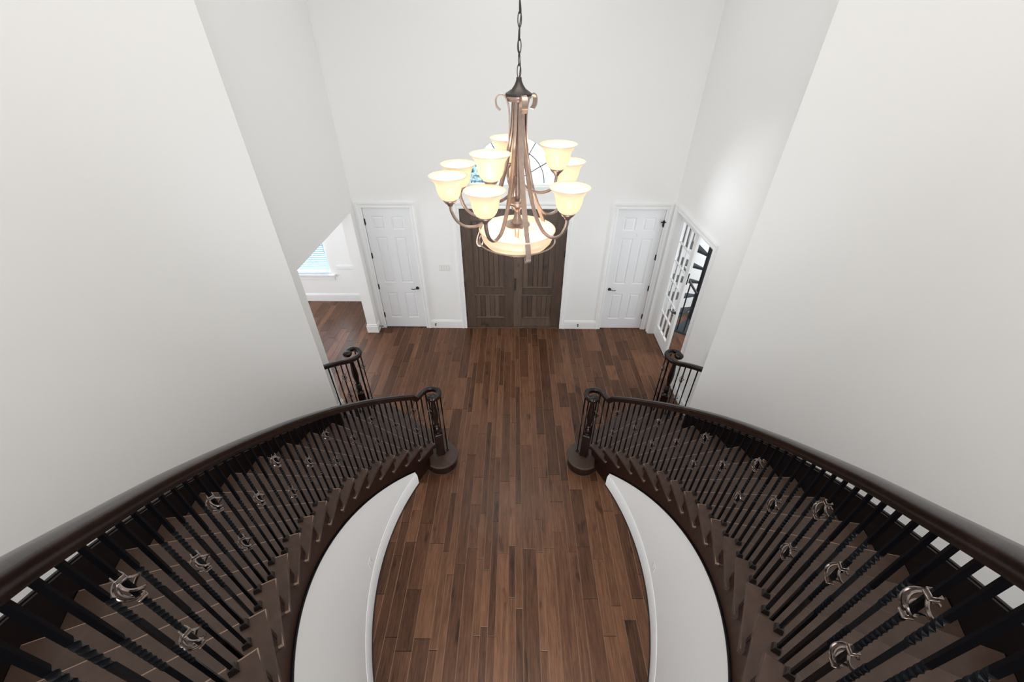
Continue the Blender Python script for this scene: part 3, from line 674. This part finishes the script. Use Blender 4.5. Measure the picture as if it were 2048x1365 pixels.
ZV = 1.240; RH = 0.835
def mx(v, s): return Vector((-v.x, v.y, v.z)) if s > 0 else v.copy()
VOL_IN = [(29.6, 2.803, 1.262), (30.6, 2.812, 1.247), (31.7, 2.822, ZV), (32.9, 2.824, ZV), (34.1, 2.808, ZV), (35.0, 2.768, ZV), (35.3, 2.705, ZV), (34.65, 2.647, ZV), (33.35, 2.622, ZV), (32.3, 2.636, ZV), (31.95, 2.668, ZV)]
VOL_OUT = [(24.47, 3.955, 1.53), (26.5, 3.965, 1.465), (28.65, 3.988, 1.385), (30.05, 4.015, 1.32), (31.6, 4.040, 1.265), (32.7, 4.050, ZV+.008), (33.63, 4.072, ZV), (34.35, 4.125, ZV), (34.5, 4.195, ZV), (34.2, 4.25, ZV), (33.55, 4.272, ZV), (32.9, 4.258, ZV), (32.5, 4.23, ZV)]
def volute_eye(p, rail, s, r=0.060):
    c = mx(p, s); bm = bmesh.new(); lathe(bm, [(r*0.75, ZV-0.031), (r*0.9, ZV-0.018), (r, ZV), (r*0.96, ZV+0.014), (r*0.78, ZV+0.0255), (r*0.4, ZV+0.031), (0.002, ZV+0.0315)], 24, (c.x, c.y))
    bm_obj('volute_eye', bm, M_RAIL, rail, smooth=True)
def inner_type(n, s): return 'PRSRQRSR'[(n-(5 if s < 0 else 6)) % 8]
for s, side in ((-1, 'left'), (1, 'right')):
    rl = empty('stair_railing', (0, 0, 0)); tag(rl, 'long curved railing of twisted black iron balusters on the %s staircase' % side, 'railing', group='long curved stair railings')
    RB = 2.80; Vc = pp(32.4, 2.662)
    path = [pp(a, RB, zn(a)+rail_h(a, s)) for a in frange(-50, 28.4, 78)]
    vol = [pp(*q) for q in VOL_IN]
    full = [mx(p, s) for p in path[:-1] + catmull([path[-2], path[-1]]+vol, 6)[6:]]
    bm = bmesh.new(); sweep(bm, full, RAILP); hr = bm_obj('handrail', bm, M_RAIL, rl, smooth=True)
    c = mx(Vc, s); volute_eye(pp(32.3, 2.678), hr, s)
    nw = inst('newel_post', ME_NEWEL, rl, (c.x, c.y, RISE), rad(24)*(1 if s < 0 else -1))
    for n in range(2, 51):
        a = 36.17-1.64*n; k = 1+n//3; p = mx(pp(a, RB), s)
        zt = max(zn(a), zn(30.2))+rail_h(a, s)-0.022; zb = RISE*min(k, 18)
        baluster(rl, inner_type(n, s), p.x, p.y, zt, zb, rad(-a)*(-s))
    for (a, R, t) in ((31.75, 2.695, 'O'), (33.0, 2.618, 'R'), (34.3, 2.615, 'S')):
        q = mx(pp(a, R), s); baluster(rl, t, q.x, q.y, ZV-0.022, RISE, rad(-a)*(-s))
    # short railing on the outer side, from the wall end down to its own newel
    ol = empty('lower_stair_railing', (0, 0, 0)); tag(ol, 'short black railing with scrolled end at the foot of the %s staircase' % side, 'railing', group='short railings at the stair feet')
    Vo = pp(32.05, 4.115); vol = [pp(*q) for q in VOL_OUT]
    full = [mx(p, s) for p in catmull(vol, 6)]
    bm = bmesh.new(); sweep(bm, full, RAILP); hr = bm_obj('handrail', bm, M_RAIL, ol, smooth=True)
    c = mx(Vo, s); volute_eye(pp(32.6, 4.222), hr, s, 0.062)
    inst('newel_post', ME_NEWEL, ol, (c.x, c.y, RISE), rad(24)*(1 if s < 0 else -1))
    for a, R, zt, t in ((25.8, 3.961, 1.475, 'R'), (27.3, 3.973, 1.42, 'S'), (28.6, 3.987, 1.375, 'P'), (29.9, 4.012, 1.315, 'R'), (33.0, 4.055, ZV, 'R'), (34.1, 4.10, ZV, 'O'), (34.3, 4.235, ZV, 'R')):
        k = 3 if a < aN(3)-0.3 else 2 if a < aN(2) else 1
        p = mx(pp(a, R), s); baluster(ol, t, p.x, p.y, zt-0.022, RISE*k, rad(-a)*(-s))

# ================================================================== CHANDELIER
CX, CY = 0.019, 2.24
ch = empty('chandelier', (CX, CY, 3.74)); tag(ch, 'bronze nine-arm chandelier with lit amber glass shades hanging on a chain', 'chandelier'); ZB = -3.74
def rp(phi, r, z): return Vector((r*cos(phi), r*sin(phi), z+ZB))
def radial_sweep(pts, phi, prof, sub=6):
    path = catmull([rp(phi, r, z) for r, z in pts], sub); bm = bmesh.new()
    side = Vector((-sin(phi), cos(phi), 0)); rings = []
    for i, p in enumerate(path):
        t = (path[min(i+1, len(path)-1)]-path[max(i-1, 0)]).normalized(); u = side.cross(t).normalized()
        rings.append([p + side*q[0] + u*q[1] for q in prof])
    loft(bm, rings); return bm
bm = bmesh.new(); lathe(bm, [(0.012, 4.632+ZB), (0.013, 4.62+ZB), (0.016, 4.612+ZB), (0.022, 4.60+ZB), (0.034, 4.585+ZB), (0.052, 4.574+ZB), (0.063, 4.568+ZB), (0.063, 4.560+ZB), (0.02, 4.558+ZB)], 32)
bm_obj('top_cap', bm, M_DKBRONZE, ch, smooth=True)
bm = bmesh.new(); lathe(bm, [(0.02, 4.560+ZB), (0.060, 4.558+ZB), (0.061, 4.550+ZB), (0.052, 4.545+ZB), (0.052, 4.536+ZB), (0.02, 4.533+ZB)], 32); bm_obj('top_ring', bm, M_BRONZE, ch, smooth=True)
bm = bmesh.new(); lathe(bm, [(0.013, 4.56+ZB), (0.013, 4.08+ZB), (0.046, 4.075+ZB), (0.047, 4.062+ZB), (0.040, 4.052+ZB), (0.042, 4.044+ZB), (0.030, 4.036+ZB), (0.016, 4.020+ZB), (0.015, 4.005+ZB), (0.020, 3.975+ZB), (0.034, 3.948+ZB), (0.07, 3.940+ZB), (0.072, 3.934+ZB), (0.02, 3.928+ZB), (0.008, 3.80+ZB), (0.012, 3.792+ZB), (0.006, 3.780+ZB)], 28)
bm_obj('column', bm, M_BRONZE, ch, smooth=True)
FLAT = [(-0.0135, -0.0032), (0.0135, -0.0032), (0.0135, 0.0032), (-0.0135, 0.0032)]
for phi in (176, -75, 42):
    bm = radial_sweep([(0.088, 4.497), (0.106, 4.515), (0.108, 4.545), (0.088, 4.563), (0.063, 4.553), (0.046, 4.50), (0.044, 4.42), (0.054, 4.33), (0.074, 4.23), (0.108, 4.115), (0.155, 4.01), (0.200, 3.92), (0.224, 3.865), (0.232, 3.825), (0.222, 3.803), (0.205, 3.806), (0.198, 3.825)], rad(phi), FLAT)
    bm_obj('strap', bm, M_BRONZE, ch, smooth=True)
def shade_mesh():
    prof = [(0.030, 0.000), (0.044, 0.009), (0.055, 0.025), (0.062, 0.045), (0.0655, 0.064), (0.068, 0.080), (0.074, 0.095), (0.086, 0.111), (0.100, 0.124)]
    bm = bmesh.new(); n = 32; outer = prof; inner = [(r-0.003, z+0.0015) for r, z in prof][::-1]
    rings = [[Vector((r*cos(2*pi*i/n), r*sin(2*pi*i/n), z)) for i in range(n)] for r, z in outer+inner]
    loft(bm, rings, caps=False); bmesh.ops.recalc_face_normals(bm, faces=bm.faces[:])
    me = bpy.data.meshes.new('glass_shade'); bm.to_mesh(me); bm.free(); me.materials.append(M_SHADE)
    for p in me.polygons: p.use_smooth = True
    return me
ME_SHADE = shade_mesh()
bm = bmesh.new(); lathe(bm, [(0.007, -0.034), (0.013, -0.030), (0.016, -0.022), (0.030, -0.010), (0.037, 0.002), (0.034, 0.004), (0.012, 0.004)], 20); bmesh.ops.recalc_face_normals(bm, faces=bm.faces[:])
ME_CUP = bpy.data.meshes.new('shade_cup'); bm.to_mesh(ME_CUP); bm.free(); ME_CUP.materials.append(M_BRONZE)
for p in ME_CUP.polygons: p.use_smooth = True
bm = bmesh.new(); lathe(bm, [(0.004, 0.0), (0.013, 0.003), (0.013, 0.03), (0.020, 0.05), (0.030, 0.075), (0.032, 0.092), (0.026, 0.112), (0.012, 0.123), (0.002, 0.125)], 18); bmesh.ops.recalc_face_normals(bm, faces=bm.faces[:])
ME_BULB = bpy.data.meshes.new('bulb'); bm.to_mesh(ME_BULB); bm.free(); ME_BULB.materials.append(M_BULB)
for p in ME_BULB.polygons: p.use_smooth = True
def lamp_light(loc, power, parent):
    d = bpy.data.lights.new('bulb_light', 'POINT'); d.energy = power; d.color = (1.0, 0.92, 0.80); d.shadow_soft_size = 0.03
    o = bpy.data.objects.new('bulb_light', d); COL.objects.link(o); o.parent = parent; o.location = loc
def light_arm(phi, R, zb, low):
    phi = rad(phi)
    if low: pts = [(0.026, 4.540), (0.030, 4.44), (0.046, 4.33), (0.068, 4.23), (0.100, 4.12), (0.145, 4.02), (0.205, 3.952), (0.275, 3.942), (0.330, 3.975), (R-0.004, 4.03), (R, zb-0.03)]
    else: pts = [(0.020, 4.20), (0.032, 4.15), (0.07, 4.115), (0.13, 4.10), (0.18, 4.11), (R-0.008, 4.135), (R, zb-0.03)]
    bm = radial_sweep(pts, phi, circ(0.0115 if low else 0.0085, 8, 0.008)); arm = bm_obj('arm', bm, M_BRONZE, ch, smooth=True)
    p = rp(phi, R, zb); inst('shade_cup', ME_CUP, arm, p)
    inst('glass_shade', ME_SHADE, arm, p); inst('bulb', ME_BULB, arm, p + Vector((0, 0, 0.004)), scale=(0.9, 0.9, 0.88))
    lamp_light(p + Vector((0, 0, 0.118)), 0.55, arm); lamp_light(p + Vector((0, 0, 0.05)), 0.42, arm)
for phi in (-167, -115, -48, 38, 95, 155): light_arm(phi, 0.363, 4.094, True)
for phi in (-128, 15, 105): light_arm(phi, 0.215, 4.216, False)
bm = bmesh.new(); prof = [(0.004, 3.778), (0.07, 3.781), (0.13, 3.797), (0.172, 3.822), (0.195, 3.848), (0.203, 3.870), (0.200, 3.880), (0.209, 3.897), (0.216, 3.910)]
n = 48; rings = [[Vector((r*cos(2*pi*i/n), r*sin(2*pi*i/n), z+ZB)) for i in range(n)] for r, z in prof + [(r-0.004, z+0.003) for r, z in prof][::-1]]
loft(bm, rings, caps=False); bowl = bm_obj('glass_bowl', bm, M_SHADE, ch, smooth=True)
for a in (20, 140, 260):
    inst('bulb', ME_BULB, bowl, (0.07*cos(rad(a)), 0.07*sin(rad(a)), 3.815+ZB), scale=(0.7, 0.7, 0.55))
    lamp_light(Vector((0.10*cos(rad(a)), 0.10*sin(rad(a)), 3.865+ZB)), 1.2, bowl)
bm = bmesh.new(); sweep(bm, [Vector((0.217*cos(2*pi*i/48), 0.217*sin(2*pi*i/48), 3.845+ZB)) for i in range(48)], circ(0.0045, 6), loop=True); bm_obj('bowl_ring', bm, M_BRONZE, ch, smooth=True)
bm = bmesh.new(); pl = []
for i in range(24):
    t = 2*pi*i/24; pl.append(Vector((0.0085*cos(t), 0, 0.0185*(1 if sin(t) >= 0 else -1)*min(1, abs(sin(t))*1.0)+0.009*sin(t))))
rings = []
for i, p in enumerate(pl):
    t = (pl[(i+1) % 24]-pl[i-1]).normalized(); sd = Vector((0, 1, 0)); u = sd.cross(t)
    rings.append([p + sd*0.0022*cos(2*pi*j/6) + u*0.0022*sin(2*pi*j/6) for j in range(6)])
loft(bm, rings, loop=True, caps=False); lk = bm_obj('chain_link', bm, M_DKBRONZE, ch, smooth=True); lk.location = (0, 0, 4.655+ZB); lme = lk.data
z = 4.655; i = 0
while z < CEIL-0.08:
    i += 1; z += 0.0465; inst('chain_link', lme, ch, (0, 0, z+ZB), rad(20+90*(i % 2)+random.uniform(-15, 15)))
bm = bmesh.new(); pts = [Vector((0.006*sin(q*1.9), 0.006*cos(q*1.3), 4.62+q*0.06+ZB)) for q in range(39)]; sweep(bm, catmull(pts, 3), circ(0.0022, 6)); bm_obj('lamp_cord', bm, M_DKBRONZE, ch, smooth=True)
bm = bmesh.new(); lathe(bm, [(0.012, CEIL-0.06+ZB), (0.03, CEIL-0.05+ZB), (0.065, CEIL-0.025+ZB), (0.07, CEIL+ZB)], 24); bm_obj('ceiling_canopy', bm, M_DKBRONZE, ch, smooth=True)

# ================================================================== SMALL FITTINGS
sw = empty('light_switch', (-1.272, D, 1.337)); tag(sw, 'four-gang white switch plate left of the front doors', 'light switch')
boxobj('switch_plate', (-0.098, 0.098, -0.007, 0, -0.058, 0.058), M_PLATE, sw, 0.004, 2)
for i in range(4): boxobj('rocker', (-0.074+i*0.046-0.015, -0.074+i*0.046+0.015, -0.011, -0.006, -0.033, 0.033), M_TRIM, sw, 0.002)
for s, side, a in ((-1, 'left', -2.4), (1, 'right', -2.8)):
    p = mx(pp(a, 2.7475), s); ou = empty('wall_outlet', (p.x, p.y, 0.365), (pi/2 - rad(a)*1 if s < 0 else -pi/2 + rad(a)))
    tag(ou, 'white wall outlet low on the curved %s stair wall' % side, 'outlet', group='outlets under the stairs')
    boxobj('outlet_plate', (-0.037, 0.037, -0.006, 0, -0.058, 0.058), M_PLATE, ou, 0.003, 2)
    for dz in (-0.022, 0.022): boxobj('socket', (-0.017, 0.017, -0.009, -0.005, dz-0.014, dz+0.014), M_TRIM, ou, 0.002)
def door_stop(x, y, z, dirv, label):
    bm = bmesh.new(); d = Vector(dirv).normalized()
    sd = d.cross(Vector((0, 0, 1))).normalized(); u = sd.cross(d)
    def ring(r, t): return [d*t + sd*r*cos(2*pi*i/10) + u*r*sin(2*pi*i/10) for i in range(10)]
    loft(bm, [ring(r, t) for r, t in ((0.016, 0), (0.016, 0.004), (0.006, 0.008), (0.006, 0.06))])
    o = empty('door_stop', (x, y, z)); tag(o, label, 'door stop', group='black baseboard door stops')
    bm_obj('stem', bm, M_BLACK, o, smooth=True)
    bm = bmesh.new(); loft(bm, [ring(r, t) for r, t in ((0.011, 0.06), (0.012, 0.063), (0.012, 0.073), (0.008, 0.078))]); bm_obj('rubber_tip', bm, M_BLACK, o, smooth=True)
door_stop(-1.56, D-0.018, 0.10, (0.12, -1, 0.1), 'small black door stop on the baseboard left of the front doors')
door_stop(1.30, D-0.018, 0.10, (-0.12, -1, 0.1), 'small black door stop on the baseboard right of the front doors')
door_stop(-XW+0.02, 6.76, 0.09, (1, -0.1, 0.05), 'small black door stop on the wall end beside the left door')

# black open-riser stairs in the room on the right
bs = empty('spiral_staircase', (3.52, 6.86, 0)); tag(bs, 'black metal spiral stairs with open risers seen past the glazed door', 'staircase')
bm = bmesh.new(); lathe(bm, [(0.15, 0.0), (0.15, 0.012), (0.06, 0.016), (0.045, 0.03), (0.045, 3.0)], 20); bm_obj('centre_pole', bm, M_STEEL, bs, smooth=True)
SPR, SPA = 0.27, 25.0; rail = []
for k in range(1, 11):
    a0 = rad(232 - SPA*(k-1)); z = SPR*k
    pts = [(0.04*cos(a0-0.3), 0.04*sin(a0-0.3)), (0.04*cos(a0+0.3), 0.04*sin(a0+0.3))] + [(0.60*cos(a0+0.26-0.52*i/6), 0.60*sin(a0+0.26-0.52*i/6)) for i in range(7)]
    bm = bmesh.new(); prism(bm, pts, z-0.045, z); bm_obj('tread', bm, M_STEELT, bs)
    for da in (0.13, -0.09):
        bx_, by_ = 0.575*cos(a0+da), 0.575*sin(a0+da); zz = z + SPR*(-da/rad(SPA))
        boxobj('baluster', (bx_-0.009, bx_+0.009, by_-0.009, by_+0.009, z-0.04, zz+0.95), M_STEEL, bs)
    for q in (0.16, 0, -0.12): rail.append(Vector((0.575*cos(a0+q), 0.575*sin(a0+q), z + SPR*(-q/rad(SPA))+0.95)))
bm = bmesh.new(); sweep(bm, catmull([p for p in rail if p.z < 3.0], 2), circ(0.022, 8)); bm_obj('handrail', bm, M_STEEL, bs, smooth=True)

# outside the transom: paving and a tree
struct(boxobj('ground_outside', (-12, 12, D+1.6, 34, -0.3, -0.15), M_GROUND), 'pale paving outside the front of the house', 'ground')
struct(boxobj('dark_ground_outside', (-9, -2.9, 8.0, 13, -0.14, -0.10), simple('outdoor_dark_ground', (0.07, 0.15, 0.17), 0.9, vary=0.4, scale=3)), 'added blue-grey ground patch outside the blind-covered window', 'ground')  # added patch, its colour darkens the gaps between the blind slats
def tree(x, y, h, r, label):
    t = empty('tree', (x, y, -0.15)); tag(t, label, 'tree', group='trees outside the transom')
    bm = bmesh.new(); lathe(bm, [(0.16, 0), (0.10, h*0.5), (0.05, h*0.8)], 10); bm_obj('trunk', bm, M_BARK, t, smooth=True)
    rg = random.Random(3); V = []; Fc = []
    for i in range(3500):
        d = Vector((rg.gauss(0, 1), rg.gauss(0, 1), rg.gauss(0, 1))).normalized()*r*rg.random()**0.4; c = Vector((0, 0, h*0.7))+Vector((d.x, d.y, d.z*1.2))
        a = Vector((rg.gauss(0, 1), rg.gauss(0, 1), rg.gauss(0, 1))).normalized()*0.09; b = a.orthogonal().normalized()*0.045; k = len(V)
        V += [c-a, c+b, c+a, c-b]; Fc.append((k, k+1, k+2, k+3))
    me = bpy.data.meshes.new('foliage'); me.from_pydata(V, [], Fc); o = me_obj('foliage', me, M_LEAF, t); o['kind'] = 'stuff'
tree(-1.5, 15.0, 1.75, 0.8, 'leafy tree glimpsed through the left of the half-round transom')
